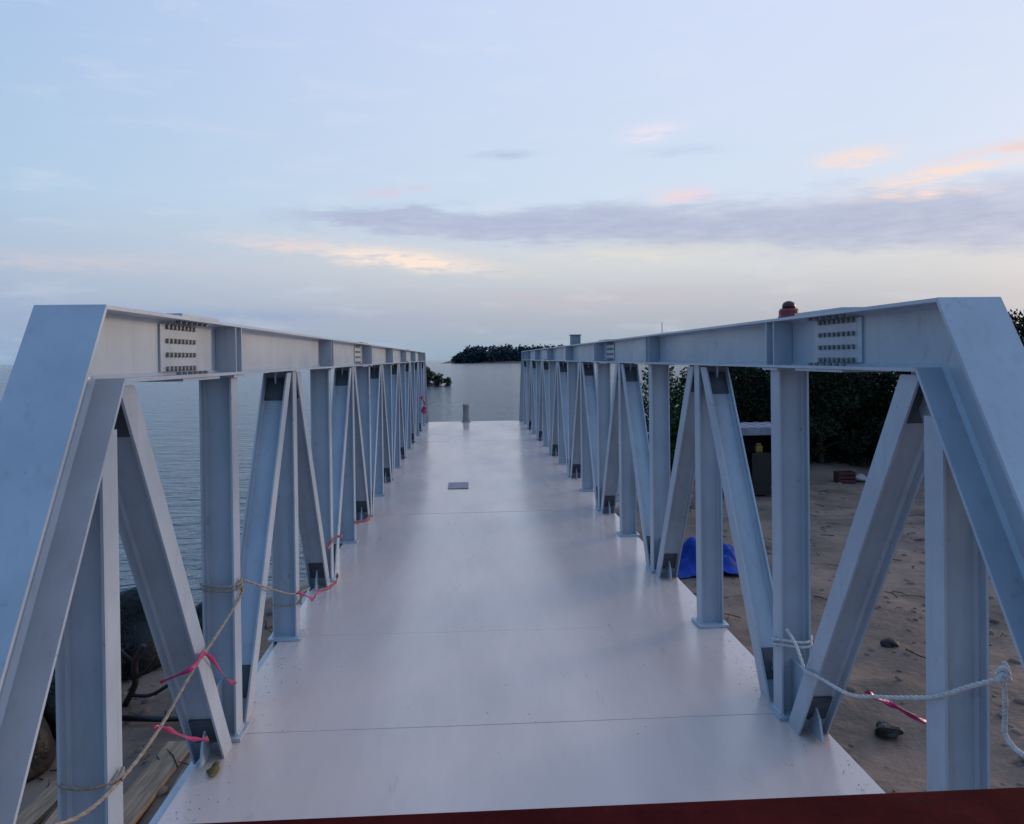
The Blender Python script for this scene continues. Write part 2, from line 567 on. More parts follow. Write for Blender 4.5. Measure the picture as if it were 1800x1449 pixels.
o = gc.obj('mud_clods', MUD, smooth=True)
tag(o, 'small clods and pebbles scattered over the muddy bank', 'clods', kind='stuff')

gl = G()
for i in range(420):
    if i % 2: x, y = rc.uniform(2.3, 11), rc.uniform(4.5, 22)
    else: x, y = rc.uniform(-6, -1.4), rc.uniform(4.5, 11.5)
    z = ground_z(x, y)
    if z < WZ + .12: continue
    L, th, r_ = rc.uniform(.08, .45), rc.uniform(0, 6.28), rc.uniform(.004, .011)
    d = Vector((math.cos(th), math.sin(th), 0)) * L
    c = Vector((x, y, z + .02))
    pts = [c - d / 2, c + Vector((rc.uniform(-.03, .03), rc.uniform(-.03, .03), rc.uniform(0, .03))), c + d / 2]
    for q in (pts[0], pts[2]): q.z = max(q.z, ground_z(q.x, q.y) + .008)
    gl.tube(pts, [r_, r_ * .9, r_ * .5], 5)
o = gl.obj('twig_litter', WOOD_D)
tag(o, 'small dark twigs littered over the muddy bank', 'twigs', kind='stuff')

# ------------------------------------------------------------------ the bridge
T0, SP, NN = 2.446, 1.295, 14
ZT, CH, CW = 1.866, 0.226, 0.20           # chord top, depth, flange width
XLc, XRc = -1.122, 1.526                  # truss planes
DL, DR = -1.156, 1.60                     # deck edges
Y_END = T0 + 15 * SP
Y_START = -2.2
bridge = empty('truss_bridge', (0.2, Y_START, 0))
tag(bridge, 'long grey steel truss bridge with glossy pale deck, running out over the water', 'bridge')


def part(g, name, m, parent, loc, label=None, smooth=False):
    o = g.obj(name, m, parent, loc, smooth)
    if label: o['label'] = label
    return o


def bolt_grid(g, origin, u, vv, nrm, nu, nv, du, dv, rad=0.011, h=0.011):
    origin, u, vv, nrm = Vector(origin), Vector(u).normalized(), Vector(vv).normalized(), Vector(nrm).normalized()
    for i in range(nu):
        for j in range(nv):
            c = origin + u * ((i - (nu - 1) / 2) * du) + vv * ((j - (nv - 1) / 2) * dv)
            ring = [c + (u * math.cos(k * math.pi / 3) + vv * math.sin(k * math.pi / 3)) * rad for k in range(6)]
            top = [q + nrm * h for q in ring]
            g.add(ring + top, [(k, (k + 1) % 6, 6 + (k + 1) % 6, 6 + k) for k in range(6)] + [tuple(range(6, 12))])


YN, YF = T0 - 0.075, T0 + NN * SP + 0.075         # ends of the top chord along its top face
ESL = 1.55                                         # slope of the end posts
ea = Vector((0, 1, ESL)).normalized()
PD, PWD = 0.142, 0.102                             # posts: depth across, flange width
DEP, HW = 0.142, 0.10
for side, xc in (('left', XLc), ('right', XRc)):
    inn = 1 if side == 'left' else -1
    # top chord, mitred against the end posts
    mid = ZT - CH / 2
    th = math.atan2(ESL, 1)
    mit = Vector((0, math.cos(th / 2 + math.pi / 2), math.sin(th / 2 + math.pi / 2)))
    # point on mitre plane at chord top is (YN, ZT); bisector between chord dir (+y) and post dir (-ea)
    bis = (Vector((0, 1, 0)) - ea).normalized()            # lies in the mitre plane
    nrm = Vector((0, bis.z, -bis.y))
    y0c = YN + bis.y / bis.z * (mid - ZT)
    y1c = YF - bis.y / bis.z * (mid - ZT)
    nrm2 = Vector((0, -nrm.y, nrm.z))
    chord = part(G().hbeam((xc, y0c, mid), (xc, y1c, mid), (0, 0, 1), CH, CW, 0.012, 0.008, 0.012, nrm, nrm2), 'top_chord', STEEL, bridge, (xc, y0c, mid),
                 '%s top chord, %s' % (side, 'warm grey in the light' if side == 'left' else 'blue grey'))
    # end posts (near and far)
    for nr, (yy, sg, n_) in enumerate(((y0c, 1, nrm), (y1c, -1, nrm2))):
        pa = Vector((xc, yy, mid))
        dirv = Vector((0, -ea.y * sg, -ea.z))
        pb = pa + dirv * ((mid + 0.23) / ea.z)
        ep = part(G().hbeam(pa - dirv * 0.0012, pb, (0, -ea.z * sg, ea.y), CH, CW, 0.012, 0.008, 0.012, n_, (0, 0, 1)), 'end_post', STEEL, bridge, pb)
    # bottom chord under the deck edge
    part(G().hbeam((xc, T0 - SP - .3, -0.148), (xc, Y_END + .02, -0.148), (0, 0, 1), 0.20, 0.20, 0.012, 0.008), 'bottom_chord', STEEL, bridge, (xc, T0 - SP, -0.148))
    # posts
    for k in range(0, NN + 1):
        y = T0 + k * SP
        zt = ZT - CH - 0.002
        if k in (0, NN): zt = 1.50
        po = part(G().hbeam((xc, y, -0.045), (xc, y, zt), (1, 0, 0), PD, PWD, 0.009, 0.007), 'post', STEEL, bridge, (xc, y, 0))
        # base plate with bolts on the deck
        bp = G().box((xc + inn * .0, y, 0.009), (PD + 0.05, PWD + 0.07, 0.014))
        part(bp, 'base_plate', STEEL, po, (xc, y, 0.009))
        if k <= 4:
            wb = G()
            for sx in (-1, 1):
                xo = xc + sx * (PD / 2 + .002)
                wb.tube([(xo, y - PWD / 2 + q_ * PWD / 8, .017 + .0012 * (q_ % 2)) for q_ in range(9)], [.0055 + .0012 * (q_ % 2) for q_ in range(9)], 6)
                for sy in (-1, 1):
                    yo = y + sy * (PWD / 2 + .002)
                    wb.tube([(xc + sx * (PD / 2 - .010), yo, .017), (xc + sx * PD / 2, yo, .017)], .0055, 6)
            part(wb, 'weld_bead', STEEL, po, (xc, y, .017), smooth=True)['kind'] = 'stuff'
        if k % 2 == 1:
            # stiffener plates in the top chord above this post, both sides of the web
            for sx in (-1, 1):
                for sy in (-.045, .045):
                    part(G().box((xc + sx * 0.050, y + sy, mid), (0.088, 0.009, CH - 0.026)), 'stiffener', STEEL, chord, (xc, y + sy, mid))
            cap = G().box((xc, y, ZT - CH - 0.007), (PD + .05, PWD + .08, 0.010))
            part(cap, 'cap_plate', STEEL, po, (xc, y, ZT - CH))
        else:
            # gusset plate hanging under the chord at the top node
            w2 = 0.20
            z1 = ZT - CH - 0.002
            if 0 < k < NN:
                pl = [(y - w2, z1), (y + w2, z1), (y + w2, z1 - .05), (y + .12, z1 - .19), (y - .12, z1 - .19), (y - w2, z1 - .05)]
            elif k == 0:
                pl = [(y + .03, z1), (y + .24, z1), (y + .24, z1 - .05), (y + .13, z1 - .24), (y - .02, z1 - .24), (y - .06, z1 - .16)]
            else:
                pl = [(y - .24, z1), (y - .03, z1), (y + .06, z1 - .16), (y + .02, z1 - .24), (y - .13, z1 - .24), (y - .24, z1 - .05)]
            g_ = G(); n = len(pl)
            g_.add([(xc - .005, a, b_) for a, b_ in pl] + [(xc + .005, a, b_) for a, b_ in pl],
                   [tuple(range(n - 1, -1, -1)), tuple(range(n, 2 * n))] + [(i, (i + 1) % n, n + (i + 1) % n, n + i) for i in range(n)])
            gp = part(g_, 'gusset_plate', STEEL, bridge, (xc, y, z1))
        if k % 2 == 1:
            # gusset at the foot node
            pl = [(y - .33, 0.012), (y + .33, 0.012), (y + .30, 0.10), (y + .16, 0.26), (y - .16, 0.26), (y - .30, 0.10)]
            g_ = G(); n = len(pl)
            g_.add([(xc - .005, a, b_) for a, b_ in pl] + [(xc + .005, a, b_) for a, b_ in pl],
                   [tuple(range(n - 1, -1, -1)), tuple(range(n, 2 * n))] + [(i, (i + 1) % n, n + (i + 1) % n, n + i) for i in range(n)])
            gp = part(g_, 'gusset_plate', STEEL, bridge, (xc, y, 0.012))
            bg_ = G()
            for sy in (-1, 1):
                bolt_grid(bg_, (xc + inn * 0.005, y + sy * .20, 0.10), (0, 1, 0), (0, 0, 1), (inn, 0, 0), 2, 2, .05, .05)
            bo = part(bg_, 'bolt_rows', BOLT, gp, (xc, y, .1)); bo['kind'] = 'stuff'
    # diagonals
    for k in range(0, NN):
        a, b_ = T0 + k * SP, T0 + (k + 1) * SP
        if k % 2 == 0: top, bot, sg = a, b_, 1
        else: top, bot, sg = b_, a, -1
        pt = Vector((xc, top + sg * 0.135, ZT - CH - 0.012)); pb = Vector((xc, bot - sg * 0.150, -0.03))
        LAST = [None]
        LAST[0] = part(G().hbeam(pb, pt, (1, 0, 0), DEP - 0.004, HW, 0.009, 0.007, n0=(0, 0, 1), n1=(0, 0, 1)), 'diagonal', STEEL, bridge, pb)
        dg = LAST[0]
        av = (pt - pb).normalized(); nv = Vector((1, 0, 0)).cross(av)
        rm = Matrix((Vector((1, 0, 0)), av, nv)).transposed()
        for q_ in (pt - av * 0.115, pb + av * 0.20):  # thin dark plates paint in the shade at head and foot of the diagonal
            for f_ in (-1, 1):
                part(G().box(q_ + nv * (f_ * .0075), (DEP - .026, .15, .007), rm), 'shade_plate', SHADE_DARK, dg, q_)
    # bolted splices of the chord
    for ys_ in (T0 + 0.78, T0 + 5.96, T0 + 12.44):
        sp = G()
        sp.box((xc + inn * 0.008, ys_, mid), (0.008, 0.42, CH - 0.05))
        part(sp, 'splice_plate', STEEL, chord, (xc, ys_, mid))
        part(G().box((xc, ys_, ZT + 0.006), (CW - .01, 0.44, 0.010)), 'splice_plate', STEEL, chord, (xc, ys_, ZT))
        part(G().box((xc, ys_, ZT - CH - 0.006), (CW - .01, 0.44, 0.010)), 'splice_plate', STEEL, chord, (xc, ys_, ZT - CH))
        bg_ = G()
        bolt_grid(bg_, (xc + inn * 0.012, ys_, mid), (0, 1, 0), (0, 0, 1), (inn, 0, 0), 8, 4, .042, .052, 0.0105, 0.010)
        for sx in (-.058, .058):
            bolt_grid(bg_, (xc + sx, ys_, ZT - 0.012), (0, 1, 0), (1, 0, 0), (0, 0, -1), 6, 1, .06, .05)
            bolt_grid(bg_, (xc + sx, ys_, ZT - CH + 0.012), (0, 1, 0), (1, 0, 0), (0, 0, 1), 6, 1, .06, .05)
        bo = part(bg_, 'bolt_rows', BOLT, chord, (xc, ys_, mid)); bo['kind'] = 'stuff'

# deck plates, one per half panel, with open joints
rnd = random.Random(5)
yj = [Y_START, -1.439, -0.144] + [T0 - SP + i * SP for i in range(0, 17)]
for a, b_ in zip(yj, yj[1:]):
    cy = (a + b_) / 2; L = b_ - a - 0.0007
    g_ = G()
    nxs, nys = 12, 6
    tx, ty = rnd.uniform(-.0012, .0012), rnd.uniform(-.0022, .0022)
    off = rnd.uniform(-.0004, .0)
    vs = []
    for j in range(nys + 1):
        for i in range(nxs + 1):
            u, w = i / nxs, j / nys
            x = DL + (DR - DL) * u; y = cy + (w - .5) * L
            z = off + (w - .5) * ty + (u - .5) * tx + (vnoise(x * 2.0, y * 2.0, 11) - .5) * 0.004
            vs.append((x, y, z))
    n = len(vs)
    vs2 = [(x, y, z - 0.012) for x, y, z in vs]
    fs = []
    W1 = nxs + 1
    for j in range(nys):
        for i in range(nxs):
            q = (j * W1 + i, j * W1 + i + 1, (j + 1) * W1 + i + 1, (j + 1) * W1 + i)
            fs.append(q); fs.append(tuple(n + k for k in reversed(q)))
    for i in range(nxs):
        fs.append((i + 1, i, n + i, n + i + 1)); k0 = nys * W1 + i; fs.append((k0, k0 + 1, n + k0 + 1, n + k0))
    for j in range(nys):
        a0, a1 = j * W1, (j + 1) * W1; fs.append((a0, a1, n + a1, n + a0))
        a0, a1 = j * W1 + nxs, (j + 1) * W1 + nxs; fs.append((a1, a0, n + a0, n + a1))
    g_.add(vs + vs2, fs)
    part(g_, 'deck_plate', DECK, bridge, (0, cy, 0), smooth=False)
# floor beams under the joints
for y in yj[2:]:
    part(G().hbeam((XLc + .11, min(y, Y_END - .06), -0.10), (XRc - .11, min(y, Y_END - .06), -0.10), (0, 0, 1), 0.15, 0.10), 'floor_beam', STEEL, bridge, (0.2, y, -0.1))
rs = random.Random(77)
gs = G()
for i in range(1700):
    u = rs.random()
    if u < .46: x, y = DL + .02 + abs(rs.gauss(0, .10)), rs.uniform(2.6, 14)
    elif u < .92: x, y = DR - .02 - abs(rs.gauss(0, .10)), rs.uniform(2.6, 14)
    else: x, y = rs.uniform(DL, DR), rs.uniform(2.6, 9)
    r_ = rs.choice((.002, .0022, .003, .004))
    th = rs.uniform(0, 6)
    gs.add([(x + r_ * math.cos(th + k * 2.094), y + r_ * math.sin(th + k * 2.094), .0022) for k in range(3)] + [(x, y, .0022 + r_ * .8)], [(0, 1, 3), (1, 2, 3), (2, 0, 3)])
o = part(gs, 'sand_grit', GRIT, bridge, (0.2, 6, 0)); o['kind'] = 'stuff'
part(G().bevbox((-0.12, 10.82, 0.005), (0.27, 0.52, 0.005), 0.002), 'cover_plate', PATCH, bridge, (-0.12, 10.82, 0), 'small dark mauve plate lying on the deck')

# supports: bank abutment and river pier
ab = empty('bridge_abutment', (0.2, 0.4, GZ - .4))
tag(ab, 'concrete block under the near end of the bridge deck', 'abutment')
part(G().bevbox((0.2, 0.2, -1.36), (3.6, 1.5, 2.2), .03), 'abutment_block', CONC, ab, (0.2, 0.2, -1.4))
pier = empty('river_pier', (0.2, 21.3, WZ - 1.5))
tag(pier, 'steel pile pier under the far end of the bridge', 'pier')
part(G().bevbox((0.2, 21.3, -0.42), (3.2, .5, .34), .02), 'pier_cap', CONC, pier, (0.2, 21.3, -.42))
for x in (-.95, 1.35):
    part(G().tube([(x, 21.3, -4.6), (x, 21.3, -.57)], .2, 16), 'pile', CONC, pier, (x, 21.3, -3), smooth=False)

# ------------------------------------------------------------------ red barrier rail in front of the camera
rail = empty('barrier_rail', (0.2, 0.90, 0))
tag(rail, 'dark red painted steel barrier beam across the near end of the deck', 'barrier')
part(G().bevbox((0.22, 0.92, 1.080), (2.30, 0.155, 0.123), 0.006), 'beam', REDOX, rail, (0.2, .92, 1.08))
for x in (-.80, 1.24):
    part(G().bevbox((x, 0.92, 0.517), (0.09, 0.09, 1.010), .004), 'upright', REDOX, rail, (x, .92, 0))
    part(G().bevbox((x, 0.92, 0.008), (0.26, 0.50, 0.012), .003), 'foot_plate', REDOX, rail, (x, .92, 0))


# ------------------------------------------------------------------ small things on and around the bridge
zc = ZT
bx = empty('warning_lamp', (XRc, T0 + SP, zc))
tag(bx, 'small dark red lamp standing on the right top chord', 'lamp')
part(G().lathe((XRc, T0 + SP, zc), [(.050, .001), (.050, .012), (.046, .016), (.046, .040), (.040, .050)], 18), 'lamp_base', REDLENS, bx, (XRc, T0 + SP, zc), smooth=False)
part(G().lathe((XRc, T0 + SP, zc + .0505), [(.030, 0), (.030, .016), (.024, .028), (.012, .034), (.002, .036)], 16), 'lamp_cap', MAROON, bx, (XRc, T0 + SP, zc + .05), smooth=True)
jb = empty('junction_box', (XRc, T0 + 7 * SP, zc))
tag(jb, 'small grey box standing on the right top chord, far along the bridge', 'box')
part(G().bevbox((XRc, T0 + 6.75 * SP, zc + .066), (.13, .16, .13), .008), 'box_body', GREYB, jb, (XRc, T0 + 6.75 * SP, zc))
part(G().bevbox((XRc, T0 + 6.75 * SP, zc + .139), (.15, .18, .014), .004), 'box_lid', GREYB, jb, (XRc, T0 + 6.75 * SP, zc))
rd = empty('thin_rod', (XRc, T0 + 3 * SP, zc))
tag(rd, 'thin upright rod on the right top chord, between the red lamp and the grey box', 'rod')
part(G().tube([(XRc + .03, T0 + 3 * SP, zc + .006), (XRc + .03, T0 + 3 * SP, zc + .10)], .003, 8), 'rod', GREYB, rd, (XRc, T0 + 3 * SP, zc))
part(G().lathe((XRc + .03, T0 + 3 * SP, zc), [(.02, .001), (.02, .006)], 12), 'rod_base', GREYB, rd, (XRc, T0 + 3 * SP, zc))
bo = empty('bollard', (-0.01, 21.72, 0))
tag(bo, 'short grey post standing alone at the far end of the deck', 'post')
part(G().lathe((-0.01, 21.70, 0.004), [(.12, 0), (.12, .02), (.088, .03), (.08, .38), (.08, .42)], 20), 'bollard_shaft', CONC, bo, (0, 21.7, 0), smooth=False)
part(G().lathe((-0.01, 21.70, 0.425), [(.09, 0), (.095, .02), (.085, .045), (.05, .06), (.01, .063)], 20), 'bollard_cap', CONC, bo, (0, 21.7, .4), smooth=False)


def rope(name, pts, rad, m, label, extra=()):
    e = empty(name, pts[0]); tag(e, label, 'rope')
    g_ = G()
    def laid(path):
        sm = spline(path, 14)
        for s in range(3):                     # three laid strands
            q = []
            for i, c in enumerate(sm):
                d = (sm[min(i + 1, len(sm) - 1)] - sm[max(i - 1, 0)]).normalized()
                a = d.cross(Vector((0, 0, 1)) if abs(d.z) < .9 else Vector((1, 0, 0))).normalized(); bb = d.cross(a)
                th = i * 0.9 + s * 2.0944
                q.append(c + (a * math.cos(th) + bb * math.sin(th)) * rad * .5)
            g_.tube(q, rad * .56, 6)
    laid(pts)
    part(g_, 'rope_line', m, e, pts[0], smooth=True)
    for nm, path in extra:
        g_ = G(); laid(path)
        part(g_, nm, m, e, path[0], smooth=True)
    return e


def loop(c, rx, ry, rz_, n=14, turns=1.0, drift=(0, 0, 0), ax='z'):
    out = []
    for i in range(int(n * turns) + 1):
        th = 2 * math.pi * i / n
        f = i / (n * turns)
        if ax == 'z': q = Vector((math.cos(th) * rx, math.sin(th) * ry, math.sin(th * 2) * rz_))
        else: q = Vector((math.cos(th) * rx, math.sin(th * 2) * ry, math.sin(th) * rz_))
        out.append(Vector(c) + q + Vector(drift) * f)
    return out


xi = XLc + PD / 2 + .012      # just inside the left posts
rope('safety_rope', [(xi - .02, 1.75, .70), (xi, 2.146, .515), (xi, 2.446, .462), (xi, 2.76, .475), (xi, 3.07, .536), (xi, 3.40, .575), (xi, 3.70, .62), (xi, 3.80, .66)],
     .0062, ROPE_B, 'tan rope sagging along the left truss near the camera',
     [('knot', loop((XLc, T0 + SP, .66), PD / 2 + .018, PWD / 2 + .018, .006, 16, 2.1, (0, 0, .04))),
      ('knot', loop((XLc, T0, .465), PD / 2 + .018, PWD / 2 + .018, .004, 16, 1.1, (0, 0, .02)))])
rope('safety_rope', [(xi, 3.79, .69), (xi + .012, 4.3, .50), (xi + .012, 4.8, .33), (xi + .006, 5.33, .215)],
     .0052, ROPE_B, 'tan rope running down from the second left post towards the third',
     [('knot', loop((XLc, T0 + 2 * SP, .20), PD / 2 + .018, PWD / 2 + .018, .004, 16, 1.1, (0, 0, .02)))])
xr = XRc - PD / 2 - .012
rope('safety_rope', [(xr, 3.40, .335), (xr, 3.27, .36), (xr, 3.0, .40), (xr, 2.80, .475), (xr, 2.60, .555), (xr, 2.42, .635), (xr, 2.25, .735), (xr - .03, 2.06, .835)],
     .0072, ROPE_W, 'white rope strung low along the right truss, knotted at the end post',
     [('knot', loop((XRc, T0 + SP, .32), PD / 2 + .018, PWD / 2 + .018, .008, 16, 2.2, (0, 0, .05))),
      ('knot', loop((xr - .02, 2.07, .825), .012, .015, .010, 10, 2.1, (0, .01, .03))),
      ('rope_tail', [(xr - .02, 2.08, .83), (xr, 2.10, .77), (xr + .01, 2.115, .70), (xr + .01, 2.115, .660), (xr + .01, 2.08, .640), (xr, 2.02, .645)]),
      ('rope_tail', [(XRc - .05, 3.68, .42), (xr + .02, 3.55, .40), (xr, 3.40, .335)])])


def ribbon(pts, w, m, label, name='marking_tape', wdir=(0, 0, 1), seed=1, group=None):
    rr = random.Random(seed)
    sm = spline(pts, 8)
    vs, fs = [], []
    tw = rr.uniform(0, 6)
    for i, c in enumerate(sm):
        d = (sm[min(i + 1, len(sm) - 1)] - sm[max(i - 1, 0)]).normalized()
        q = Vector(wdir); q = (q - d * q.dot(d)).normalized()
        nn = d.cross(q)
        th = .9 * math.sin(i * .33 + tw)
        q2 = q * math.cos(th) + nn * math.sin(th); n2 = d.cross(q2)
        k = w / 2 * (1 + .25 * math.sin(i * .9 + tw))
        for s, t_ in ((1, 1), (-1, 1), (-1, -1), (1, -1)):
            vs.append(c + q2 * (k * s) + n2 * (.0008 * t_))
    n = len(sm)
    for i in range(n - 1):
        for j in range(4):
            fs.append((i * 4 + j, i * 4 + (j + 1) % 4, (i + 1) * 4 + (j + 1) % 4, (i + 1) * 4 + j))
    fs += [(3, 2, 1, 0), tuple((n - 1) * 4 + j for j in range(4))]
    o = link(name, vs, fs, m, None, pts[0], True)
    return tag(o, label, 'tape', group)


xt = xi + .006
ribbon([(xi - .10, 3.04, .52), (xt, 3.06, .560), (xt, 3.20, .565), (xt, 3.34, .475), (xt, 3.50, .345), (xt, 3.63, .275)], .016, TAPE, 'upper pink tape tied across the nearest left diagonal', seed=1)
ribbon([(xi - .01, 2.74, .485), (xt, 2.80, .455), (xt + .004, 2.95, .36), (xt + .004, 3.10, .275), (xt, 3.24, .215)], .017, TAPE, 'lower bright pink tape end hanging beside the nearest left post', seed=2)
ribbon([(xt + .02, 4.85, .325), (xt + .03, 5.02, .26), (xt + .06, 5.12, .20), (xt + .04, 5.30, .185), (xt + .06, 5.42, .17)], .02, TAPE, 'pink tape knotted at the foot of the third left post', seed=3)
ribbon([(xt + .0, 5.62, .10), (xt + .05, 5.85, .08), (xt + .06, 6.05, .07), (xt + .03, 6.22, .07)], .02, TAPE_R, 'dark red tape lying at the deck edge, left side, past the pink knot', seed=4)
ribbon([(xt - .01, 6.05, .30), (xt + .02, 6.25, .345), (xt + .03, 6.45, .30), (xt + .02, 6.60, .285)], .02, TAPE_R, 'faded red tape round the fourth left post', seed=5)
ribbon([(xt - .01, 7.5, .20), (xt + .03, 7.7, .17), (xt + .05, 8.0, .13), (xt + .04, 8.3, .12)], .03, TAPE_R, 'red tape at the foot of the fifth left post', seed=6)
ribbon([(xt, 18.7, .84), (xt + .05, 18.8, .72), (xt + .06, 18.85, .58), (xt + .03, 18.8, .42)], .11, TAPE, 'pink flag of tape hanging near the far end of the left truss', seed=7)
ribbon([(xr + .0, 2.86, .470), (xr + .05, 2.90, .43), (xr + .14, 2.93, .38), (xr + .24, 2.95, .32), (xr + .30, 2.98, .29)], .018, TAPE, 'pink tape blowing from the white rope on the right', seed=8)


def heap(name, c, r, m, label, cat, seed, hgt=1.0, sub=4, amp=.25):
    bm = bmesh.new()
    bmesh.ops.create_icosphere(bm, subdivisions=sub, radius=1.0)
    rr = random.Random(seed)
    dirs = [(Vector((rr.gauss(0, 1), rr.gauss(0, 1), rr.gauss(0, .6))).normalized(), rr.uniform(2.0, 6.5), rr.uniform(0, 6)) for _ in range(9)]
    vs = []
    for q in bm.verts:
        n_ = q.co.normalized()
        k = 1 + sum(math.sin(n_.dot(d) * f + ph) for d, f, ph in dirs) / 9 * amp * 2.2
        w = Vector((n_.x * r[0], n_.y * r[1], n_.z * r[2])) * k
        w.z = max(w.z, -.35 * r[2])
        vs.append(w + Vector(c))
    fs = [tuple(v_.index for v_ in f.verts) for f in bm.faces]
    bm.free()
    o = link(name, vs, fs, m, None, (c[0], c[1], c[2]), smooth=amp < .3)
    return tag(o, label, cat)


def on_ground(x, y, dz=0.0): return (x, y, ground_z(x, y) + dz)


heap('crumpled_cloth', (XLc + .06, 3.40, .012), (.024, .045, .008), CLOTH_Y, 'crumpled olive yellow rag on the left deck edge near the pink tape', 'rag', 3, amp=.6)

# blue tarpaulin heap on the right bank
def tarp_mesh():
    n = 56; cx_, cy_ = 4.12, 13.6
    bumps = [(-.30, -.05, .16, .46), (.02, .08, .24, .30), (.30, -.02, .17, .36), (.10, -.2, .2, .22)]
    vs, fs = [], []
    for j in range(n + 1):
        for i in range(n + 1):
            u, w = (i / n - .5) * 1.5, (j / n - .5) * 1.15
            ang = math.atan2(w, u)
            rim = 1 + .10 * math.sin(5 * ang + 1) + .06 * math.sin(9 * ang)
            x, y = u * rim, w * rim
            h_ = max(a_ * math.exp(-((x - bx_) ** 2 + (y - by_) ** 2) / (2 * r_ * r_)) ** .75 for bx_, by_, r_, a_ in bumps)
            fold = abs(math.sin(7 * x + 4 * y + 2 * vnoise(x * 4, y * 4, 21))) * .055 + abs(math.sin(9 * y - 5 * x + 3 * vnoise(x * 3, y * 3, 22))) * .045 + (vnoise(x * 9, y * 9, 23) - .5) * .05
            h_ = h_ + fold * min(1, h_ * 4 + .25)
            vs.append((cx_ + x, cy_ + y, ground_z(cx_ + x, cy_ + y) + .012 + h_))
    N = n + 1
    for j in range(n):
        for i in range(n): fs.append((j * N + i, j * N + i + 1, (j + 1) * N + i + 1, (j + 1) * N + i))
    o = link('blue_tarp', vs, fs, TARP, None, (cx_, cy_, GZ), True)
    so = o.modifiers.new('thickness', 'SOLIDIFY'); so.thickness = .006
    return tag(o, 'bright blue tarpaulin heap lying on the mud right of the bridge', 'tarp')


tarp_mesh()

# stones
stones = [(4.05, 7.6, .13, 'small black stone on the mud near the right post'),
          (5.3, 9.9, .10, 'small stone on the mud, farther right of the bridge')]
for i, (x, y, r_, lb) in enumerate(stones):
    heap('stone', on_ground(x, y, .03), (r_, r_ * .8, r_ * .6), ROCK, lb, 'stone', 40 + i, amp=.3, sub=3)
rocks = [(-4.15, 10.6, .62, .75, 'largest black boulder at the water edge, left bank'),
         (-4.75, 9.5, .55, .55, 'black boulder in front of the largest, left bank'),
         (-4.10, 8.6, .42, .40, 'rounded black boulder by the dead branch, left bank'),
         (-4.35, 7.75, .46, .55, 'black boulder nearest the camera, beside the timber planks'),
         (-3.55, 11.4, .40, .32, 'low dark boulder half in the water, left bank'),
         (-5.4, 8.4, .6, .6, 'dark boulder at the far left of the bank')]
for i, (x, y, r_, h_, lb) in enumerate(rocks):
    heap('boulder', on_ground(x, y, h_ * .3), (r_, r_ * .85, h_), ROCK, lb, 'boulder', 60 + i, amp=.36, sub=4)

# timber planks on the left bank
for i, (x, y, w_, L, dz, a, lb) in enumerate(((-2.42, 6.5, .24, 2.6, .05, .05, 'tan timber plank lying on the left bank, nearest the bridge'),
                                    (-2.80, 6.75, .26, 2.3, .06, -.03, 'tan plank second from the bridge on the left bank'),
                                    (-3.28, 6.5, .20, 2.1, .06, .06, 'tan plank third from the bridge on the left bank'),
                                    (-3.62, 6.2, .20, 2.2, .06, -.05, 'brown timber plank farthest from the bridge on the left bank'))):
    z = max(ground_z(x, y + k * L / 4) for k in (-2, -1, 0, 1, 2)) + .012
    o = G().bevbox((0, 0, 0), (w_, L, .05), .006).obj('timber_plank', WOOD, None, (0, 0, 0))
    o.location = (x, y, z); o.rotation_euler = (0, 0, a)
    tag(o, lb, 'plank')

z0 = ground_z(-3.2, 8.5)
o = G().tube([(-3.75, 8.52, z0 + .08), (-3.2, 8.47, z0 + .07), (-2.75, 8.44, z0 + .08)], .03, 10).obj('plastic_pipe', PIPE_B, None, (-3.2, 8.47, z0), True)
tag(o, 'thin black pipe lying across the left bank', 'pipe')
br = empty('dead_branch', (-3.5, 8.9, ground_z(-3.5, 8.9)))
tag(br, 'dark dead branch with forked twigs on the left bank', 'branch')
zb = ground_z(-3.5, 8.9)
part(G().tube(spline([(-3.75, 9.0, zb), (-3.62, 8.95, zb + .25), (-3.60, 8.9, zb + .5), (-3.50, 8.9, zb + .68)], 5), .035, 8), 'branch_stem', WOOD_D, br, (-3.7, 9, zb), smooth=True)
for pts in ([(-3.61, 8.93, zb + .33), (-3.45, 8.85, zb + .43), (-3.32, 8.8, zb + .60)], [(-3.60, 8.9, zb + .5), (-3.74, 8.9, zb + .62), (-3.80, 8.95, zb + .72)],
            [(-3.68, 8.97, zb + .12), (-3.40, 8.8, zb + .18), (-3.15, 8.7, zb + .34)]):
    part(G().tube(spline(pts, 5), .02, 6), 'twig', WOOD_D, br, pts[0], smooth=True)

# shelter under the trees
SX, SY = 7.50, 21.3
sz = ground_z(SX, SY)
sh = empty('low_shelter', (SX, SY, sz))
tag(sh, 'dark open shelter with a pale sheet roof in front of the trees', 'shelter')
rz = -0.20
g_ = G()
for i in range(12):
    g_.box((SX - .82 + i * .149, SY, rz + (.012 if i % 2 else 0)), (.151, 1.6, .03))
part(g_, 'roof_sheet', SHEET, sh, (SX, SY, rz))
part(G().box((SX, SY - .82, rz - .09), (1.78, .04, .17)), 'fascia_board', SHEET, sh, (SX, SY - .8, rz - .1))
for px in (-.78, .78):
    for py in (-.72, .72):
        part(G().box((SX + px, SY + py, (rz + sz) / 2 - .05), (.07, .07, rz - sz + .05)), 'post', WOOD_D, sh, (SX + px, SY + py, sz))
part(G().box((SX, SY + .78, (rz + sz) / 2 - .02), (1.66, .03, rz - sz - .1)), 'back_sheet', DARKT, sh, (SX, SY + .78, sz))
for px in (-.835, .835):
    part(G().box((SX + px, SY, (rz + sz) / 2 - .02), (.03, 1.5, rz - sz - .1)), 'side_sheet', DARKT, sh, (SX + px, SY, sz))
ys0 = sz + .3
kx, ky = 7.62, 20.75
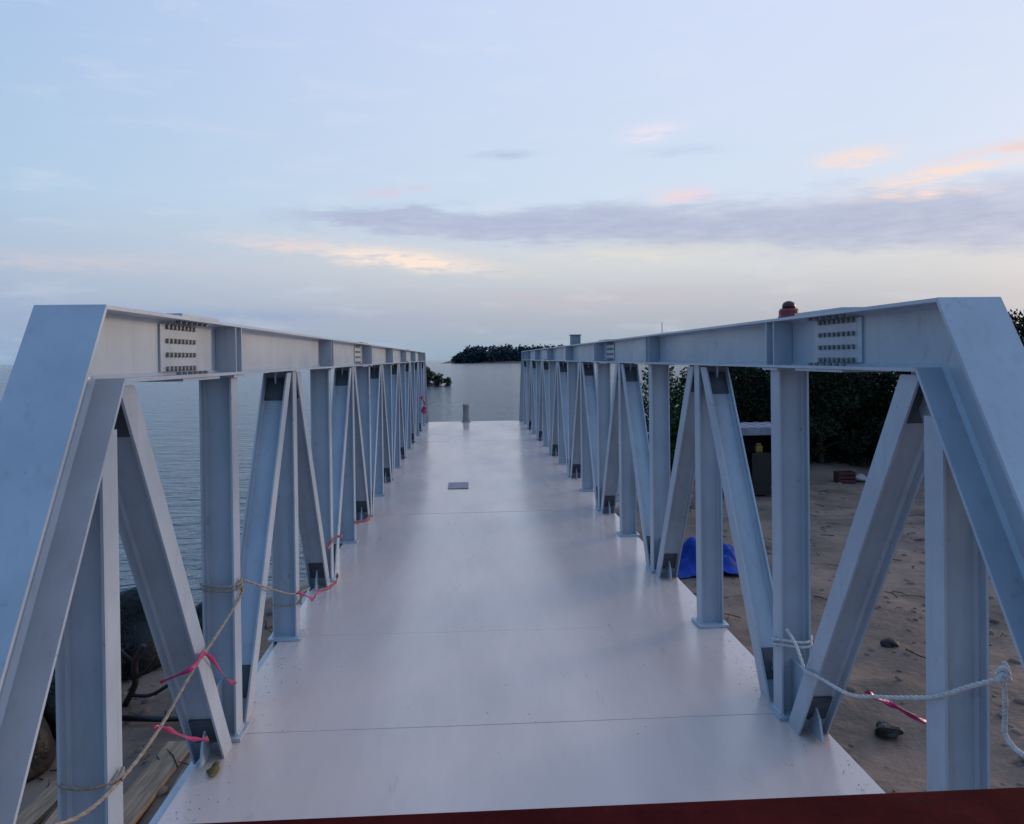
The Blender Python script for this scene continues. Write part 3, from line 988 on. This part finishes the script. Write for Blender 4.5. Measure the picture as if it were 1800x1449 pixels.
ca = empty('yellow_can', (kx, ky, sz)); tag(ca, 'small yellow can on a dark stand inside the low shelter', 'can')
part(G().bevbox((kx, ky, -.76), (.18, .14, .18), .03), 'can_body', YEL, ca, (kx, ky, sz))
part(G().bevbox((kx, ky, -.635), (.12, .04, .05), .008), 'can_handle', YEL, ca, (kx, ky, sz))
part(G().bevbox((kx, ky, (sz - .87) / 2), (.5, .4, -.87 - sz + .04), .01), 'stand', PIPE_B, ca, (kx, ky, sz))

# crate and sack at the tree line
cx, cy = 11.0, 23.0
cz = ground_z(cx, cy)
cr = empty('red_crate', (cx, cy, cz)); tag(cr, 'dull red crate at the foot of the dark trees', 'crate')
for q, s in (((0, 0, .02), (.5, .36, .03)), ((-.235, 0, .17), (.03, .36, .30)), ((.235, 0, .17), (.03, .36, .30)), ((0, -.168, .07), (.44, .024, .07)), ((0, -.168, .17), (.44, .024, .07)), ((0, -.168, .28), (.44, .024, .07)), ((0, .168, .17), (.44, .024, .30))):
    part(G().box((cx + q[0], cy + q[1], cz + q[2]), s), 'crate_slat', REDP, cr, (cx, cy, cz))
heap('white_sack', on_ground(11.5, 23.0, .09), (.19, .13, .12), WHITE, 'small white sack beside the red crate', 'sack', 77, amp=.2)


# ------------------------------------------------------------------ vegetation
def leaves_mesh(name, clumps, n, size, seed, m):
    """many small bent leaf faces spread through clumps (centre, radius vector)"""
    rr = random.Random(seed)
    vs, fs = [], []
    wts = [c[1][0] * c[1][1] + c[1][2] * c[1][0] for c in clumps]
    for _ in range(n):
        c, r_ = rr.choices(clumps, wts)[0]
        d = Vector((rr.gauss(0, 1), rr.gauss(0, 1), rr.gauss(0, 1))).normalized()
        k = rr.random() ** .38
        q = Vector(c) + Vector((d.x * r_[0], d.y * r_[1], d.z * r_[2])) * k
        s = size * rr.uniform(.6, 1.35)
        ax = (d + Vector((rr.gauss(0, .7), rr.gauss(0, .7), rr.gauss(0, .7) - .3))).normalized()
        sd_ = ax.cross(Vector((rr.gauss(0, 1), rr.gauss(0, 1), rr.gauss(0, 1)))).normalized()
        nn = ax.cross(sd_)
        i = len(vs)
        vs += [q, q + ax * s * .5 + sd_ * s * .34 + nn * s * .1, q + ax * s * 1.1, q + ax * s * .5 - sd_ * s * .34 + nn * s * .1]
        fs += [(i, i + 1, i + 2), (i, i + 2, i + 3)]
    me = bpy.data.meshes.new(name)
    me.from_pydata([tuple(v_) for v_ in vs], [], fs)
    me.materials.append(m); me.update()
    return me


def tree_meshes(seed, H, Wd, m, nleaf=5200, low=.12, ls=1.0):
    rr = random.Random(seed)
    g_ = G()
    lean = Vector((rr.uniform(-.3, .3), rr.uniform(-.3, .3), 0))
    trunk = [Vector((0, 0, -.25)), Vector((0, 0, H * .2)) + lean * .3, Vector((0, 0, H * .45)) + lean * .8, Vector((0, 0, H * .75)) + lean]
    g_.tube(spline(trunk, 5), [.15 * (1 - i / 22) for i in range(16)], 9)
    clumps = []
    for i in range(rr.randint(12, 15)):
        th = i * 2.4 + rr.uniform(-.3, .3)
        hz = H * (low + (0.93 - low) * ((i + .5) / 14))
        prof = math.sin(min(1, max(0.08, hz / H)) * math.pi * .86 + .28) ** .6
        rad = Wd * prof * rr.uniform(.45, .95)
        c = Vector((math.cos(th) * rad, math.sin(th) * rad, hz)) + lean * (hz / H)
        rs = rr.uniform(.50, .85) * H / 5
        clumps.append((c, (rs * 1.15, rs * 1.15, rs * .8)))
        st = Vector((0, 0, hz * .62)) + lean * (hz / H * .7)
        g_.tube(spline([st, (st + c) / 2 + Vector((0, 0, .12)), c], 3), [.06, .052, .045, .038, .03, .022, .015], 6)
    clumps.append((Vector((0, 0, H * .52)), (Wd * .7, Wd * .7, H * .3)))
    clumps.append((Vector((0, 0, H * .92)) + lean, (.5 * H / 5, .5 * H / 5, .38 * H / 5)))
    tm = bpy.data.meshes.new('trunk')
    tm.from_pydata([tuple(v_) for v_ in g_.v], [], g_.f); tm.materials.append(BARK); tm.update()
    return tm, leaves_mesh('crown', clumps, nleaf, .125 * ls * H / 5, seed + 100, m)


variants = [tree_meshes(s, 5.0, 1.75, LEAF, 11000, .03) for s in (11, 12, 13)] + [tree_meshes(14, 5.0, 1.6, LEAF2, 8000, .06)]
order = ['leftmost', 'second', 'third', 'fourth', 'fifth', 'sixth', 'seventh', 'eighth', 'ninth', 'tenth', 'eleventh', 'twelfth']
spots = [(6.9, 27.2, 3, .80, .3), (8.5, 26.0, 0, .78, 1.3), (9.9, 26.6, 1, .80, 2.1), (11.3, 25.2, 2, .83, .7), (12.8, 25.8, 0, .86, 4.0), (14.3, 24.6, 1, .88, 5.0),
         (15.6, 25.6, 2, .90, 3.1), (17.2, 24.2, 0, .94, 2.2), (19.2, 25.2, 1, .98, .2), (21.4, 24.4, 2, 1.0, 1.0)]


def tree(name, loc, v_, sc, rot, label, cat='tree', group=None):
    e = empty(name, loc); e.rotation_euler = (0, 0, rot); e.scale = (sc, sc, sc)
    tag(e, label, cat, group)
    for nm, me in (('trunk', v_[0]), ('crown', v_[1])):
        o = bpy.data.objects.new(nm, me); COL.objects.link(o); o.parent = e
    return e


for i, (x, y, v_, sc, rot) in enumerate(spots):
    if i == 0: lb = 'leftmost tree on the right bank, lighter green, seen through the right truss'
    elif i == len(spots) - 1: lb = 'rightmost of the dark trees on the right bank'
    else: lb = '%s dark leafy tree from the left on the right bank' % order[i]
    tree('leafy_tree', (x, y, ground_z(x, y) - .05), variants[v_], sc, rot, lb, 'tree', 'dark trees on the right bank')

# dense undergrowth between and behind the trunks: one mass
rr = random.Random(9)
cl = []
for i in range(120):
    x = rr.uniform(6.6, 27); y = rr.uniform(25.4, 30) + (1.2 if x < 9 else 0) - (1.0 if x > 17 else 0)
    cl.append((Vector((x, y, ground_z(x, y) + rr.uniform(.3, 1.3))), (rr.uniform(.6, 1.1), rr.uniform(.5, .8), rr.uniform(.5, 1.0))))
for i in range(60):
    x = rr.uniform(8.5, 27)
    y = 28.5 + rr.uniform(0, 1.5)
    cl.append((Vector((x, y, ground_z(x, y) + rr.uniform(.6, 2.7))), (1.2, .5, .9)))
me = leaves_mesh('undergrowth', cl, 52000, .15, 5, LEAF)
o = bpy.data.objects.new('undergrowth', me); COL.objects.link(o)
tag(o, 'dense dark undergrowth beneath the trees on the right bank', 'undergrowth', kind='stuff')

# dark shrub on the left bank behind the boulders
sh_m = tree_meshes(31, 1.5, .55, SHRUB, 2600, .05)
for i, (x, y, sc, lb) in enumerate(((-4.35, 9.9, .85, 'blackish shrub among the boulders at the water edge'), (-4.55, 8.2, .9, 'blackish shrub behind the timber planks, near the left end post'))):
    e = tree('dark_shrub', (x, y, ground_z(x, y) - .02), sh_m, sc, i * 1.7, lb, 'shrub')

# mangrove spit left of the far end
mound = G()
vs, fs = [(-8.0, 125.5, WZ + .35)], []
nr, na = 5, 28
for i in range(1, nr + 1):
    for k in range(na):
        th = 2 * math.pi * k / na; f = i / nr
        w = 1 + .18 * math.sin(3 * th + 1)
        vs.append((-8.0 + math.cos(th) * 6.6 * f * w, 125.5 + math.sin(th) * 3.0 * f * w, WZ + .35 * (1 - f * f) - .12 * f))
for k in range(na): fs.append((0, 1 + k, 1 + (k + 1) % na))
for i in range(nr - 1):
    for k in range(na):
        a = 1 + i * na + k; b_ = 1 + i * na + (k + 1) % na; fs.append((a, b_, b_ + na, a + na))
o = link('mud_spit', vs, fs, MUD, None, (-8.0, 125.5, WZ), True); o['kind'] = 'structure'
mg = tree_meshes(41, 2.8, 1.5, LEAF, 9000, .0, 1.5)
for (x, sc, lb) in ((-9.2, 1.35, 'tallest green mangrove bush on the spit left of the far deck end'), (-6.3, 1.18, 'middle green mangrove bush on the spit in the water'),
                    (-4.3, .72, 'smaller green mangrove bush near the tip of the spit'), (-2.8, .5, 'lowest green bush at the very tip of the spit')):
    tree('mangrove_bush', (x, 125.3, WZ + .12), mg, sc, x, lb, 'bush', 'bushes on the small spit')

# far wooded shore across the water
rr = random.Random(3)
vs, fs = [], []
nn_ = 60
for i in range(nn_ + 1):
    x = -24 + 560 * (i / nn_)
    for (dy, z) in ((-14, WZ - .4), (-4, WZ + 1.0), (30, WZ + 2.2), (120, WZ + 2.0), (150, WZ - .5)):
        tz = z if i not in (0, nn_) else WZ - .4
        vs.append((x, 705 + dy + 10 * math.sin(i * .6), tz))
for i in range(nn_):
    for j in range(4): fs.append((i * 5 + j, (i + 1) * 5 + j, (i + 1) * 5 + j + 1, i * 5 + j + 1))
o = link('far_shore', vs, fs, MUD, None, (200, 705, WZ), True); o['kind'] = 'structure'
cl = []
for i in range(330):
    x = -9 + 530 * rr.random() ** 1.5
    y = 700 + rr.uniform(0, 50)
    grow = min(1.0, max(.35, (x + 16) / 20))
    h_ = rr.uniform(10.0, 14.5) * grow
    for f in (.1, .35, .58, .80):
        cl.append((Vector((x + rr.uniform(-1, 1), y, WZ + 1 + h_ * f)), (rr.uniform(2.6, 4.2) * (1.1 - f * .5), 3.0, h_ * .22)))
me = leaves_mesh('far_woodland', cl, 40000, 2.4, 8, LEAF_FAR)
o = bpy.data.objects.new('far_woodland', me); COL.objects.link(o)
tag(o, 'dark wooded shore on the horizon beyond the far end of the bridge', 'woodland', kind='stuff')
